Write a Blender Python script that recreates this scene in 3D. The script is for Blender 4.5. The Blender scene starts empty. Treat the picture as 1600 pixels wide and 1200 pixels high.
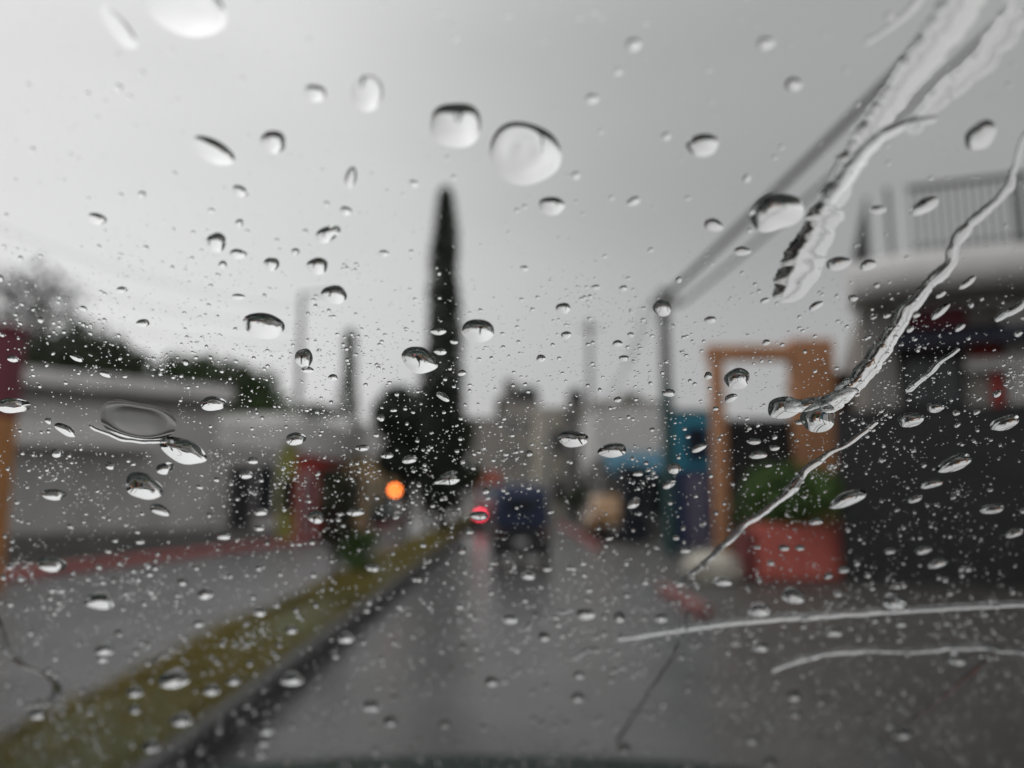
import bpy, bmesh, math, random
from mathutils import Vector, Matrix
R = math.radians
SC = bpy.context.scene
COL = SC.collection
random.seed(7)

# ------------------------------------------------------------------ camera
F = 1200.0                                   # focal length in photo pixels (1600 x 1200)
CAM = Vector((0, 0, 1.55))
PITCH = math.atan(172 / F)                   # horizon at row 772
FWD = Vector((0, math.cos(PITCH), math.sin(PITCH)))
UPV = Vector((0, -math.sin(PITCH), math.cos(PITCH)))
cd = bpy.data.cameras.new('camera'); cam = bpy.data.objects.new('camera', cd); COL.objects.link(cam)
cam.location = CAM; cam.rotation_euler = (R(90) + PITCH, 0, 0)
cd.sensor_width = 36; cd.lens = 27.0; cd.clip_start = .005; cd.clip_end = 3000
cd.dof.use_dof = True; cd.dof.focus_distance = .165; cd.dof.aperture_fstop = 7.8
SC.camera = cam

# ------------------------------------------------------------------ overcast sky
W = bpy.data.worlds.new('World'); SC.world = W; W.use_nodes = True
nt = W.node_tree; nt.nodes.clear()
def N(tree, t, **kw):
    n = tree.nodes.new(t)
    for k, v in kw.items(): setattr(n, k, v)
    return n
SUN_AZ, SUN_EL = R(-60), R(30)               # azimuth from +Y towards +X
sky = N(nt, 'ShaderNodeTexSky', sky_type='NISHITA', sun_disc=False)
sky.sun_elevation = SUN_EL; sky.sun_rotation = SUN_AZ
tc = N(nt, 'ShaderNodeTexCoord')
sd = Vector((math.sin(SUN_AZ) * math.cos(SUN_EL), math.cos(SUN_AZ) * math.cos(SUN_EL), math.sin(SUN_EL)))
dot = N(nt, 'ShaderNodeVectorMath', operation='DOT_PRODUCT'); dot.inputs[1].default_value = sd
nt.links.new(tc.outputs['Generated'], dot.inputs[0])
mr = N(nt, 'ShaderNodeMapRange', interpolation_type='SMOOTHSTEP')
for i, v in enumerate((.30, 1.0, .44, .72)): mr.inputs[i + 1].default_value = v
nt.links.new(dot.outputs['Value'], mr.inputs[0])
mp = N(nt, 'ShaderNodeMapping'); mp.inputs['Scale'].default_value = (1, 1, 2.6); mp.inputs['Location'].default_value = (.37, .2, .1)
nt.links.new(tc.outputs['Generated'], mp.inputs['Vector'])
nz = N(nt, 'ShaderNodeTexNoise'); nz.inputs['Scale'].default_value = 1.3; nz.inputs['Detail'].default_value = 4; nz.inputs['Roughness'].default_value = .45
nt.links.new(mp.outputs[0], nz.inputs['Vector'])
mr2 = N(nt, 'ShaderNodeMapRange')
for i, v in enumerate((.3, .7, .90, 1.10)): mr2.inputs[i + 1].default_value = v
nt.links.new(nz.outputs['Fac'], mr2.inputs[0])
mul = N(nt, 'ShaderNodeMath', operation='MULTIPLY')
nt.links.new(mr.outputs[0], mul.inputs[0]); nt.links.new(mr2.outputs[0], mul.inputs[1])
# a darker bank of cloud high over the right side of the street
dot2 = N(nt, 'ShaderNodeVectorMath', operation='DOT_PRODUCT'); dot2.inputs[1].default_value = Vector((.36, .70, .62)).normalized()
nt.links.new(tc.outputs['Generated'], dot2.inputs[0])
mr3 = N(nt, 'ShaderNodeMapRange', interpolation_type='SMOOTHSTEP')
for i, v in enumerate((.78, .97, 1.0, .76)): mr3.inputs[i + 1].default_value = v
nt.links.new(dot2.outputs['Value'], mr3.inputs[0])
mulb = N(nt, 'ShaderNodeMath', operation='MULTIPLY'); nt.links.new(mul.outputs[0], mulb.inputs[0]); nt.links.new(mr3.outputs[0], mulb.inputs[1]); mul = mulb
# overcast deck: brighter towards the zenith
sx = N(nt, 'ShaderNodeSeparateXYZ'); nt.links.new(tc.outputs['Generated'], sx.inputs[0])
mr4 = N(nt, 'ShaderNodeMapRange', interpolation_type='SMOOTHSTEP')
for i, v in enumerate((.45, .95, 1.0, 1.6)): mr4.inputs[i + 1].default_value = v
nt.links.new(sx.outputs[2], mr4.inputs[0])
mulc = N(nt, 'ShaderNodeMath', operation='MULTIPLY'); nt.links.new(mul.outputs[0], mulc.inputs[0]); nt.links.new(mr4.outputs[0], mulc.inputs[1]); mul = mulc
cmb = N(nt, 'ShaderNodeCombineColor')
for i, k in enumerate((1.0, 1.0, .997)):
    m_ = N(nt, 'ShaderNodeMath', operation='MULTIPLY'); m_.inputs[1].default_value = k
    nt.links.new(mul.outputs[0], m_.inputs[0]); nt.links.new(m_.outputs[0], cmb.inputs[i])
bg1 = N(nt, 'ShaderNodeBackground'); bg1.inputs['Strength'].default_value = 1.0     # cloud deck
bg2 = N(nt, 'ShaderNodeBackground'); bg2.inputs['Strength'].default_value = .06     # clear sky above it
nt.links.new(cmb.outputs[0], bg1.inputs['Color']); nt.links.new(sky.outputs[0], bg2.inputs['Color'])
mx = N(nt, 'ShaderNodeMixShader'); mx.inputs[0].default_value = .05
nt.links.new(bg1.outputs[0], mx.inputs[1]); nt.links.new(bg2.outputs[0], mx.inputs[2])
wo = N(nt, 'ShaderNodeOutputWorld'); nt.links.new(mx.outputs[0], wo.inputs['Surface'])

sl = bpy.data.lights.new('sun', 'SUN'); so = bpy.data.objects.new('sun', sl); COL.objects.link(so)
sl.energy = .5; sl.angle = R(175); sl.color = (1, .98, .95); so.location = (0, 0, 30)
so.rotation_euler = (-sd).to_track_quat('-Z', 'Y').to_euler()
vs = SC.view_settings; vs.view_transform = 'Standard'; vs.look = 'None'; vs.exposure = .24; vs.gamma = 1; vs.use_curve_mapping = False
SC.render.engine = 'CYCLES'; cy = SC.cycles
cy.max_bounces = 14; cy.transmission_bounces = 12; cy.transparent_max_bounces = 24; cy.glossy_bounces = 5; cy.diffuse_bounces = 3
cy.caustics_reflective = False

# ------------------------------------------------------------------ helpers
def pray(px, py): return FWD + Vector(((px - 800) / F, 0, 0)) + UPV * ((600 - py) / F)
def at(px, py, Y):
    d = pray(px, py); return CAM + d * (Y / d.y)
def gnd(px, py, z=0):
    d = pray(px, py); return CAM + d * ((z - CAM.z) / d.z)
def tag(o, label=None, cat=None, group=None, kind=None):
    if label: o['label'] = label
    if cat: o['category'] = cat
    if group: o['group'] = group
    if kind: o['kind'] = kind
    return o
def empty(name, loc=(0, 0, 0), rz=0):
    o = bpy.data.objects.new(name, None); COL.objects.link(o); o.location = loc; o.rotation_euler = (0, 0, rz)
    o.empty_display_size = .1
    return o
def link(name, me, parent=None, loc=(0, 0, 0)):
    o = bpy.data.objects.new(name, me); COL.objects.link(o); o.location = loc
    if parent: o.parent = parent
    return o
_mats = {}
def mat(name, col, rough=.6, var=.25, scale=3.0, bump=.0, spec=.5, metal=0, coat=0, emit=0, col2=None):
    if name in _mats: return _mats[name]
    m = bpy.data.materials.new(name); m.use_nodes = True; t = m.node_tree; b = t.nodes['Principled BSDF']
    b.inputs['Roughness'].default_value = rough; b.inputs['Metallic'].default_value = metal
    b.inputs['Specular IOR Level'].default_value = spec; b.inputs['Coat Weight'].default_value = coat
    c = N(t, 'ShaderNodeTexCoord')
    n = N(t, 'ShaderNodeTexNoise'); n.inputs['Scale'].default_value = scale; n.inputs['Detail'].default_value = 7; n.inputs['Roughness'].default_value = .6
    t.links.new(c.outputs['Object'], n.inputs['Vector'])
    r = N(t, 'ShaderNodeValToRGB')
    r.color_ramp.elements[0].position = .3; r.color_ramp.elements[1].position = .72
    lo = [v * (1 - var) for v in col]; hi = [min(1, v * (1 + var)) for v in (col2 or col)]
    r.color_ramp.elements[0].color = (*lo, 1); r.color_ramp.elements[1].color = (*hi, 1)
    t.links.new(n.outputs['Fac'], r.inputs[0]); t.links.new(r.outputs[0], b.inputs['Base Color'])
    if bump:
        n2 = N(t, 'ShaderNodeTexNoise'); n2.inputs['Scale'].default_value = scale * 9; n2.inputs['Detail'].default_value = 5
        t.links.new(c.outputs['Object'], n2.inputs['Vector'])
        bp = N(t, 'ShaderNodeBump'); bp.inputs['Strength'].default_value = bump; bp.inputs['Distance'].default_value = .02
        t.links.new(n2.outputs['Fac'], bp.inputs['Height']); t.links.new(bp.outputs[0], b.inputs['Normal'])
    if emit:
        b.inputs['Emission Color'].default_value = (*col, 1); b.inputs['Emission Strength'].default_value = emit
    _mats[name] = m; return m
def leafmat(name, a, b2):
    if name in _mats: return _mats[name]
    m = mat(name, a, rough=.55, var=.35, scale=1.6, col2=b2, spec=.4); return m

class MB:
    """collects shapes and links them as one mesh object"""
    def __init__(s): s.v = []; s.f = []; s.sm = []
    def add(s, vs, fs, smooth=False):
        o = len(s.v); s.v += [tuple(v) for v in vs]
        for f in fs: s.f.append(tuple(i + o for i in f)); s.sm.append(smooth)
        return s
    def box(s, x0, x1, y0, y1, z0, z1, b=.012):
        # chamfered box
        b = min(b, abs(x1 - x0) * .3, abs(y1 - y0) * .3, abs(z1 - z0) * .3)
        bm = bmesh.new(); bmesh.ops.create_cube(bm, size=1)
        for v in bm.verts:
            v.co = Vector(((x0 + x1) / 2 + v.co.x * (x1 - x0), (y0 + y1) / 2 + v.co.y * (y1 - y0), (z0 + z1) / 2 + v.co.z * (z1 - z0)))
        bmesh.ops.bevel(bm, geom=bm.edges[:], offset=b, segments=1, affect='EDGES')
        s.bm(bm); return s
    def bm(s, bm, smooth=False):
        bm.verts.index_update(); bmesh.ops.recalc_face_normals(bm, faces=bm.faces[:])
        s.add([v.co for v in bm.verts], [[v.index for v in f.verts] for f in bm.faces], smooth); bm.free()
    def tube(s, pts, rad, n=10, caps=True):
        pts = [Vector(p) for p in pts]; rr = rad if isinstance(rad, (list, tuple)) else [rad] * len(pts)
        rings = []; a = None
        for i, p in enumerate(pts):
            t = (pts[min(i + 1, len(pts) - 1)] - pts[max(i - 1, 0)]).normalized()
            if a is None: a = t.orthogonal().normalized()
            a = (a - t * a.dot(t)).normalized(); b = t.cross(a)
            rings.append([p + (a * math.cos(k * 2 * math.pi / n) + b * math.sin(k * 2 * math.pi / n)) * rr[i] for k in range(n)])
        return s.loft(rings, caps=caps, smooth=True)
    def loft(s, rings, caps=True, smooth=True, closed=False):
        n = len(rings[0]); vs = [v for r in rings for v in r]; fs = []
        m = len(rings)
        for i in range(m if closed else m - 1):
            j = (i + 1) % m
            for k in range(n):
                fs.append((i * n + k, i * n + (k + 1) % n, j * n + (k + 1) % n, j * n + k))
        s.add(vs, fs, smooth)
        if caps and not closed:
            s.add(rings[0], [tuple(reversed(range(n)))]); s.add(rings[-1], [tuple(range(n))])
        return s
    def build(s, name, m, parent=None, loc=(0, 0, 0), fix=True):
        me = bpy.data.meshes.new(name); me.from_pydata(s.v, [], s.f)
        if m: me.materials.append(m)
        me.polygons.foreach_set('use_smooth', s.sm)
        if fix and len(s.f) < 20000:
            bm = bmesh.new(); bm.from_mesh(me); bmesh.ops.recalc_face_normals(bm, faces=bm.faces[:]); bm.to_mesh(me); bm.free()
        me.update()
        return link(name, me, parent, loc)
def part(name, m, parent, *boxes, b=.012):
    k = MB()
    for q in boxes: k.box(*q, b=b)
    return k.build(name, m, parent)

# ------------------------------------------------------------------ materials
asphalt = mat('wet_asphalt', (.085, .085, .086), rough=.3, var=.35, scale=1.1, bump=.35, spec=.5)
asphalt2 = mat('wet_asphalt_pale', (.125, .125, .128), rough=.38, var=.3, scale=.9, bump=.3)
concrete = mat('wet_concrete', (.06, .057, .053), rough=.5, var=.3, scale=1.4, bump=.3)
earth = mat('earth_verge', (.07, .065, .055), rough=.7, var=.35, scale=.6, bump=.4)
kerbm = mat('dark_kerb', (.03, .03, .03), rough=.5, var=.35, scale=4, bump=.3)
redkerb = mat('red_kerb_paint', (.36, .10, .095), rough=.5, var=.3, scale=3, bump=.2)
greywall = mat('grey_render', (.52, .515, .505), rough=.8, var=.18, scale=1.2, bump=.15)
darkgrey = mat('dark_grey_render', (.17, .166, .162), rough=.8, var=.2, scale=1.2, bump=.15)
palewall = mat('pale_render', (.74, .73, .72), rough=.8, var=.12, scale=1.3, bump=.12)
creamwall = mat('cream_render', (.62, .57, .48), rough=.8, var=.14, scale=1.5, bump=.12)
beigewall = mat('ochre_render', (.58, .40, .20), rough=.8, var=.15, scale=1.5, bump=.12)
redwall = mat('red_render', (.50, .06, .05), rough=.7, var=.2, scale=1.5, bump=.12)
salmon = mat('salmon_render', (.62, .17, .11), rough=.75, var=.18, scale=1.5, bump=.12)
limewall = mat('lime_render', (.36, .36, .10), rough=.75, var=.2, scale=2, bump=.12)
taupe = mat('taupe_render', (.36, .335, .31), rough=.8, var=.18, scale=1.3, bump=.15)
bluewall = mat('blue_render', (.035, .27, .38), rough=.65, var=.15, scale=1.5, bump=.1)
navy = mat('navy_paint', (.022, .04, .12), rough=.5, var=.25, scale=2.5)
tealp = mat('teal_paint', (.03, .085, .085), rough=.55, var=.3, scale=4, bump=.1)
orangep = mat('orange_brown_render', (.55, .27, .14), rough=.7, var=.18, scale=2, bump=.15)
blackst = mat('black_stone', (.016, .016, .018), rough=.5, var=.4, scale=2.5, bump=.3)
maroon = mat('maroon_paint', (.18, .03, .05), rough=.6, var=.2, scale=2)
darkmetal = mat('dark_metal', (.03, .03, .033), rough=.45, var=.25, scale=5, metal=.3)
galv = mat('galvanised_metal', (.16, .165, .17), rough=.45, var=.2, scale=6, metal=.6)
poleconc = mat('pole_concrete', (.13, .13, .125), rough=.7, var=.2, scale=5, bump=.15)
tyrem = mat('tyre_rubber', (.018, .018, .018), rough=.75, var=.2, scale=20, bump=.2)
paneglass = mat('window_glass', (.02, .024, .028), rough=.08, var=.2, scale=2, spec=.6)
plastic = mat('black_plastic', (.02, .02, .021), rough=.5, var=.2, scale=20)
tankm = mat('tank_plastic', (.03, .03, .032), rough=.55, var=.2, scale=3)
bark = mat('bark', (.05, .04, .032), rough=.85, var=.35, scale=6, bump=.5)
def lampmat(n, c, s): return mat(n, c, rough=.3, var=.05, emit=s)
amber = lampmat('amber_lamp', (1.0, .20, .035), 12.0); redlamp = lampmat('red_lamp', (1.0, .05, .10), 9.0)
darkred = mat('dark_red_lens', (.12, .008, .008), rough=.25, var=.1)
clearlens = mat('clear_lens', (.35, .35, .36), rough=.15, var=.1)

# ------------------------------------------------------------------ ground, roads, median
def sheet(name, pts, z, m, kind='structure'):
    k = MB(); k.add([(p[0], p[1], z) for p in pts], [tuple(range(len(pts)))])
    o = k.build(name, m, fix=False); tag(o, kind=kind); return o
sheet('ground', [(-900, -300), (900, -300), (900, 1800), (-900, 1800)], 0, earth)
sheet('road', [(-1.76, -12), (2.38, -12), (2.38, 140), (-1.76, 140)], .008, asphalt)
sheet('side_road', [(-14, -12), (-2.95, -12), (-2.95, 140), (-5.0, 140), (-6.2, 30), (-8.6, 15.3), (-14, 9)], .004, asphalt2)
def strip(name, path, w0, w1, z0, z1, m, parent=None):
    """kerb-like bar along a ground path, from offset w0 to w1 to its right, chamfered"""
    k = MB(); rings = []
    for i, p in enumerate(path):
        a = Vector(path[max(i - 1, 0)]); b = Vector(path[min(i + 1, len(path) - 1)]); d = (b - a).normalized(); n = Vector((d.y, -d.x))
        P = Vector(p); c = .025
        prof = [(w0, z0), (w1, z0), (w1, z1 - c), (w1 - c, z1), (w0 + c, z1), (w0, z1 - c)]
        rings.append([(P.x + n.x * u, P.y + n.y * u, z) for u, z in prof])
    k.loft(rings, smooth=False); return k.build(name, m, parent)
MED = [(-1.87, y) for y in (-10, 0, 10, 20, 30, 40, 60, 90)]
tag(strip('median_kerb', MED, 0, .13, 0, .235, kerbm), kind='structure')
tag(strip('median_kerb_inner', [(-3.05, y) for y in (-10, 10, 30, 60, 90)], 0, .12, 0, .14, kerbm), kind='structure')
mb = MB(); rings = []
for y in [-10 + i * 1.0 for i in range(101)]:
    rings.append([(-2.93, y, .02), (-2.93, y, .13), (-2.7, y, .17 + .03 * math.sin(y * 1.7)), (-2.4, y, .2 + .03 * math.sin(y * .9)), (-2.1, y, .19), (-1.875, y, .17), (-1.875, y, .02)])
mb.loft(rings, caps=True)
tag(mb.build('median_soil', mat('median_turf_soil', (.10, .085, .03), rough=.8, var=.35, scale=.8, bump=.5, col2=(.06, .07, .02))), kind='structure')
# grass tufts
gm = mat('median_grass', (.15, .135, .025), rough=.6, var=.4, scale=.45, col2=(.26, .20, .045), spec=.3)
mb = MB(); rg = random.Random(3)
for i in range(15000):
    y = 2.2 + 50 * rg.random() ** 1.9; x = rg.uniform(-3.0, -1.86)
    h = rg.uniform(.03, .11) * (1 + .5 * math.sin(y * 1.3 + x * 3)); a = rg.uniform(0, 6.28); w = .006 + .0008 * y
    dx, dy = math.cos(a), math.sin(a); lx, ly = rg.uniform(-.05, .05), rg.uniform(-.05, .05); z0 = .14
    mb.add([(x - dx * w, y - dy * w, z0), (x + dx * w, y + dy * w, z0), (x + lx, y + ly, z0 + .05 + h)], [(0, 1, 2)])
tag(mb.build('grass', gm, fix=False), 'short yellowish grass growing along the raised road median', 'grass', kind='stuff')
# right pavement and kerb
tag(strip('right_kerb_red', [(2.33, 10.01), (2.32, 12.6)], 0, .2, 0, .145, mat('worn_red_paint', (.22, .085, .08), rough=.6, var=.3)), kind='structure')
tag(strip('right_kerb_red_far', [(2.33, 22.01), (2.33, 40)], 0, .2, 0, .145, redkerb), kind='structure')
mb = MB(); mb.loft([[(2.38, y, .0), (2.38, y, .02), (5, y, .122), (12, y, .122), (12, y, .0)] for y in (-10, 20, 60, 100)], smooth=False)
tag(mb.build('right_pavement', concrete), kind='structure')
# left red kerb and pavement
LK = [tuple(gnd(px, py).xy) for px, py in ((-60, 922), (110, 895), (290, 872), (470, 850), (560, 834), (640, 818))]
tag(strip('left_kerb', LK, -.42, 0, 0, .16, redkerb), kind='structure')

# ------------------------------------------------------------------ houses
def house(name, p0, p1, depth, h, wall, label, roofm=None, roof_t=.25, over=.2):
    """facade runs from p0 to p1 (left to right seen from the road); local x along it, y inwards"""
    d = Vector((p1[0] - p0[0], p1[1] - p0[1])); L = d.length
    e = empty(name, (p0[0], p0[1], 0), math.atan2(d.y, d.x)); tag(e, label, 'house')
    part('wall', wall, e, (0, L, 0, depth, 0, h))
    if roofm: part('roof', roofm, e, (-over, L + over, -over, depth + over, h + .002, h + roof_t), b=.03)
    return e, L
def window(e, x0, x1, z0, z1, fm, y=0):
    w = part('window', fm, e, (x0 - .07, x0, y - .05, y + .02, z0 - .07, z1 + .07), (x1, x1 + .07, y - .05, y + .02, z0 - .07, z1 + .07),
             (x0, x1, y - .05, y + .02, z1, z1 + .07), (x0 - .02, x1 + .02, y - .09, y + .02, z0 - .08, z0), ((x0 + x1) / 2 - .025, (x0 + x1) / 2 + .025, y - .04, y + .02, z0, z1))
    part('pane', paneglass, w, (x0 + .005, x1 - .005, y - .018, y + .015, z0 + .005, z1 - .005), b=.002); return w
def door(e, x0, x1, z1, m, fm, y=0):
    d = part('door', m, e, (x0, x1, y - .035, y + .02, .02, z1), (x0 + .12, x1 - .12, y - .05, y, .25, z1 * .48), (x0 + .12, x1 - .12, y - .05, y, z1 * .53, z1 - .15))
    part('door_frame', fm, d, (x0 - .09, x0 - .002, y - .07, y + .02, 0, z1 + .09), (x1 + .002, x1 + .09, y - .07, y + .02, 0, z1 + .09), (x0 - .002, x1 + .002, y - .07, y + .02, z1 + .002, z1 + .088))
    part('handle', galv, d, (x1 - .16, x1 - .05, y - .12, y - .036, 1.0, 1.04), b=.008); return d
def fx(p, px):                       # x-coordinate along a facade where the photo column px crosses it
    (x0, y0), (x1, y1) = p; s = (px - 800) / (F * math.cos(PITCH)); L = math.hypot(x1 - x0, y1 - y0)
    t = (s * y0 - x0) / ((x1 - x0) - s * (y1 - y0)); return t * L
def col(px, Y): return ((px - 800) / (F * math.cos(PITCH)) * Y * 1.0 * math.cos(PITCH) ** 0, Y)

# grey house at the left
A, B_, H_ = col(-190, 17.6), col(440, 24.5), col(345, 23.2)
e, L = house('house', A, H_, 8, 4.35, greywall, 'long grey rendered house with flat overhanging roof slab behind the red kerb', palewall, .42, .3)
f = (A, H_)
part('under_roof_band', darkgrey, e, (-.1, L * .99, -.12, -.002, 4.0, 4.34))  # darker grey band along the wall just under the roof slab
part('canopy', palewall, e, (0, fx(f, 240), -.7, -.002, 2.75, 3.3), b=.04)
part('plinth', darkgrey, e, (-.05, L - .02, -.09, -.002, 0, .55))
e, L = house('house', (H_[0] + .04, H_[1] + .03), B_, 5, 2.9, greywall, 'low grey annex with dark metal door and deep pale parapet', palewall, .85, .12)
f = ((H_[0] + .04, H_[1] + .03), B_)
part('plinth', darkgrey, e, (0, L, -.09, -.002, 0, .5)); door(e, fx(f, 368), fx(f, 400), 2.35, darkmetal, darkgrey); window(e, fx(f, 412), fx(f, 432), 1.0, 2.4, darkmetal)
C_ = col(468, 25.6)
e, L = house('house', (B_[0] + .02, B_[1] + .02), C_, 6, 3.2, limewall, 'narrow lime green wall between grey house and red house', palewall, .7, .15)
window(e, .25, L - .2, 1.1, 2.0, darkmetal)
D_ = col(545, 32)
e, L = house('house', (C_[0] + .02, C_[1] + .03), D_, 7, 2.9, redwall, 'low red house with pale parapet behind the small median tree', palewall, 1.3, .12)
door(e, .6, 1.6, 2.2, maroon, palewall); window(e, 2.6, 4.0, 1.0, 2.1, darkmetal); window(e, 5.0, 6.3, 1.0, 2.1, darkmetal)
E_ = col(628, 44)
e, L = house('house', (D_[0] + .03, D_[1] + .05), E_, 7, 3.2, beigewall, 'ochre house with pale parapet and dark shutters, next after the red one', palewall, 1.5, .12)
window(e, 1.0, 2.4, 1.0, 2.3, darkmetal); door(e, 4.0, 5.1, 2.2, tealp, palewall); window(e, 7, 8.6, 1.0, 2.3, darkmetal)

# painted gate pillar at the far left
p = at(-8, 700, 12)
e = empty('gate_pillar', (p.x, 12, 0)); tag(e, 'square gate pillar painted maroon above and orange below', 'pillar')
part('shaft', mat('orange_paint', (.5, .22, .07), rough=.6, var=.2, scale=3), e, (-.2, .2, -.2, .2, 0, 2.75), b=.02)
part('upper_shaft', maroon, e, (-.215, .215, -.215, .215, 2.752, 4.1), b=.02)
part('cap', maroon, e, (-.27, .27, -.27, .27, 4.102, 4.2), b=.03)

# houses closing the street
def block(name, px0, px1, ytop, Y, wall, label, depth=8, roofm=None, rt=.2):
    a = col(px0, Y); b = col(px1, Y); h = at(800, ytop, Y).z
    return (*house(name, a, b, depth, h, wall, label, roofm, rt, .1), h)
e, L, h = block('house', 735, 800, 655, 92, taupe, 'low taupe house farthest down the street', 9, darkgrey)
window(e, 1, 2.6, 1.2, 2.6, palewall); window(e, 3.4, 4.6, 4.4, 6, palewall)
e, L, h = block('house', 748, 790, 735, 76, salmon, 'small salmon house with a teal door at the street end', 8, palewall)
door(e, .3, 1.6, 2.3, bluewall, palewall); window(e, 1.9, 2.6, 1.2, 2.2, palewall)
e, L, h = block('house', 783, 842, 628, 62, taupe, 'three storey taupe house with two roof tanks', 9, darkgrey)
for zz in (1.1, 3.8, 6.4):
    window(e, .5, 1.2, zz, zz + 1.3, palewall); window(e, 1.9, 2.6, zz, zz + 1.3, palewall)
part('stair_tower', darkgrey, e, (.2, 1.2, .4, 2, h + .21, h + 1.9))
def tank(px, Y, zb, label):
    p = at(px, 600, Y); q = empty('water_tank', (p.x, Y + 1.6, zb)); tag(q, label, 'water tank')
    k = MB(); k.loft([[(math.cos(a * .5236) * r, math.sin(a * .5236) * r, z) for a in range(12)] for r, z in ((.5, .0), (.55, .05), (.55, .4), (.52, .43), (.55, .46), (.55, .95), (.4, 1.15), (.22, 1.25))])
    k.build('tank', tankm, q)
    k = MB(); k.loft([[(math.cos(a * .5236) * r, math.sin(a * .5236) * r, z) for a in range(12)] for r, z in ((.24, 1.24), (.24, 1.33), (.1, 1.36))]); k.build('lid', plastic, q)
tank(816, 62, h + .2, 'black water tank beside the stair tower on the taupe roof'); tank(832, 62, h + .2, 'black water tank at the roof corner of the three storey taupe house')
e, L, h = block('house', 838, 886, 640, 50, creamwall, 'narrow cream house with a vertical grey strip painted as shade', 9, palewall)
part('shade_strip', greywall, e, (.55, .95, -.12, -.002, 0, h - .1)); window(e, 1.15, 1.7, 1.1, 2.4, darkmetal); window(e, 1.15, 1.7, 4.2, 5.6, darkmetal)  # the grey strip stands for a band of shade on the cream wall
e, L, h = block('house', 884, 935, 640, 46, darkgrey, 'dark grey house with a rooftop tank between cream and white houses', 9, taupe)
window(e, .3, 1.0, 4, 5.4, palewall); window(e, 1.3, 1.8, 4, 5.4, palewall); door(e, .4, 1.3, 2.3, darkmetal, taupe)
tank(903, 46, h + .2, 'black water tank on the dark grey roof')
e, L, h = block('house', 928, 1052, 632, 38, palewall, 'white two storey house behind the utility pole', 9, taupe)
part('wall_base', darkgrey, e, (0, L, -.1, -.002, 0, 3.2)); window(e, .5, 1.4, .9, 2.1, greywall, -.1); door(e, 2.0, 2.9, 2.3, darkmetal, greywall, -.1)

# shop with blue awning
a0, b0 = col(940, 28), col(1052, 28)
e, L = house('shop', a0, b0, 5, 2.95, darkgrey, 'small dark grey shop under a teal blue awning'); e['category'] = 'shop'
k = MB(); k.loft([[(0, -.05, 3.0), (0, -.05, 3.06), (0, -1.5, 2.42), (0, -1.5, 2.2), (0, -1.47, 2.2), (0, -1.46, 2.36)], [(L, -.05, 3.0), (L, -.05, 3.06), (L, -1.5, 2.42), (L, -1.5, 2.2), (L, -1.47, 2.2), (L, -1.46, 2.36)]], smooth=False)
k.build('awning', mat('awning_canvas', (.035, .15, .23), rough=.7, var=.2, scale=4), e)
for x in (.05, L - .05): part('awning_post', galv, e, (x - .03, x + .03, -1.44, -1.38, 0, 2.35))
door(e, .55, 1.5, 2.1, darkmetal, plastic); window(e, 1.8, 2.4, .9, 2.0, darkmetal)
# dark kiosk
p = col(985, 24.5)
e = empty('kiosk', (p[0], p[1], .065)); tag(e, 'narrow dark blue metal kiosk standing in front of the shop', 'kiosk')
km = mat('kiosk_paint', (.014, .017, .03), rough=.5, var=.25, scale=3)
part('cabinet', km, e, (-.4, .4, -.35, .35, .05, 2.25), b=.03); part('roof', darkmetal, e, (-.5, .5, -.5, .45, 2.252, 2.36), b=.03)
part('base', plastic, e, (-.43, .43, -.38, .38, 0, .048)); part('shutter', darkmetal, e, *[(-.32, .32, -.38, -.345, .95 + i * .11, 1.05 + i * .11) for i in range(11)])
part('counter', galv, e, (-.38, .38, -.52, -.352, .82, .87))
# blue house
a0, b0 = col(1046, 22), col(1124, 22)
e, L = house('house', a0, b0, 1.2, 3.85, bluewall, 'bright teal blue house front with navy lower wall beside the orange gate', darkgrey, .12, .06)
part('wall_base', navy, e, (.0, L, -.07, -.002, .1, 2.25)); door(e, .35, 1.0, 2.1, mat('pale_violet_door', (.16, .15, .22), rough=.6), navy, -.07)
window(e, .5, 1.0, 2.6, 3.4, navy)

# orange gate portal
Yg = 15.5
xl, xr = col(1120, Yg)[0], col(1268, Yg)[0]
e = empty('gate_portal', (xl, Yg, .125)); tag(e, 'tall orange brown gateway of two posts and a beam', 'gateway')
w = xr - xl; ht = at(1190, 541, Yg).z - .125
part('post', orangep, e, (-.13, .13, -.13, .13, 0, ht - .3), b=.02)
part('post', orangep, e, (w - .42, w + .42, -.2, .2, 0, ht + .12), b=.02)
part('beam', orangep, e, (-.2, w - .425, -.15, .15, ht - .298, ht), b=.02)
gatem = mat('black_gate_paint', (.012, .012, .013), rough=.65, var=.2, spec=.3)
g = empty('gate', (xl + .14, Yg + .05, .125)); tag(g, 'dark slatted metal gate hanging inside the orange gateway', 'gate')
gw = w - .58
part('frame', gatem, g, (0, .06, -.03, .03, .05, 2.95), (gw - .06, gw, -.03, .03, .05, 2.95), (.06, gw - .06, -.03, .03, .05, .11), (.06, gw - .06, -.03, .03, 2.89, 2.95))
for i in range(22): part('slat', gatem, g, (.062, gw - .062, -.015, .015, .112 + i * .126, .236 + i * .126), b=.005)
part('handle', galv, g, (.1, .14, -.09, -.02, 1.2, 1.4))

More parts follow.
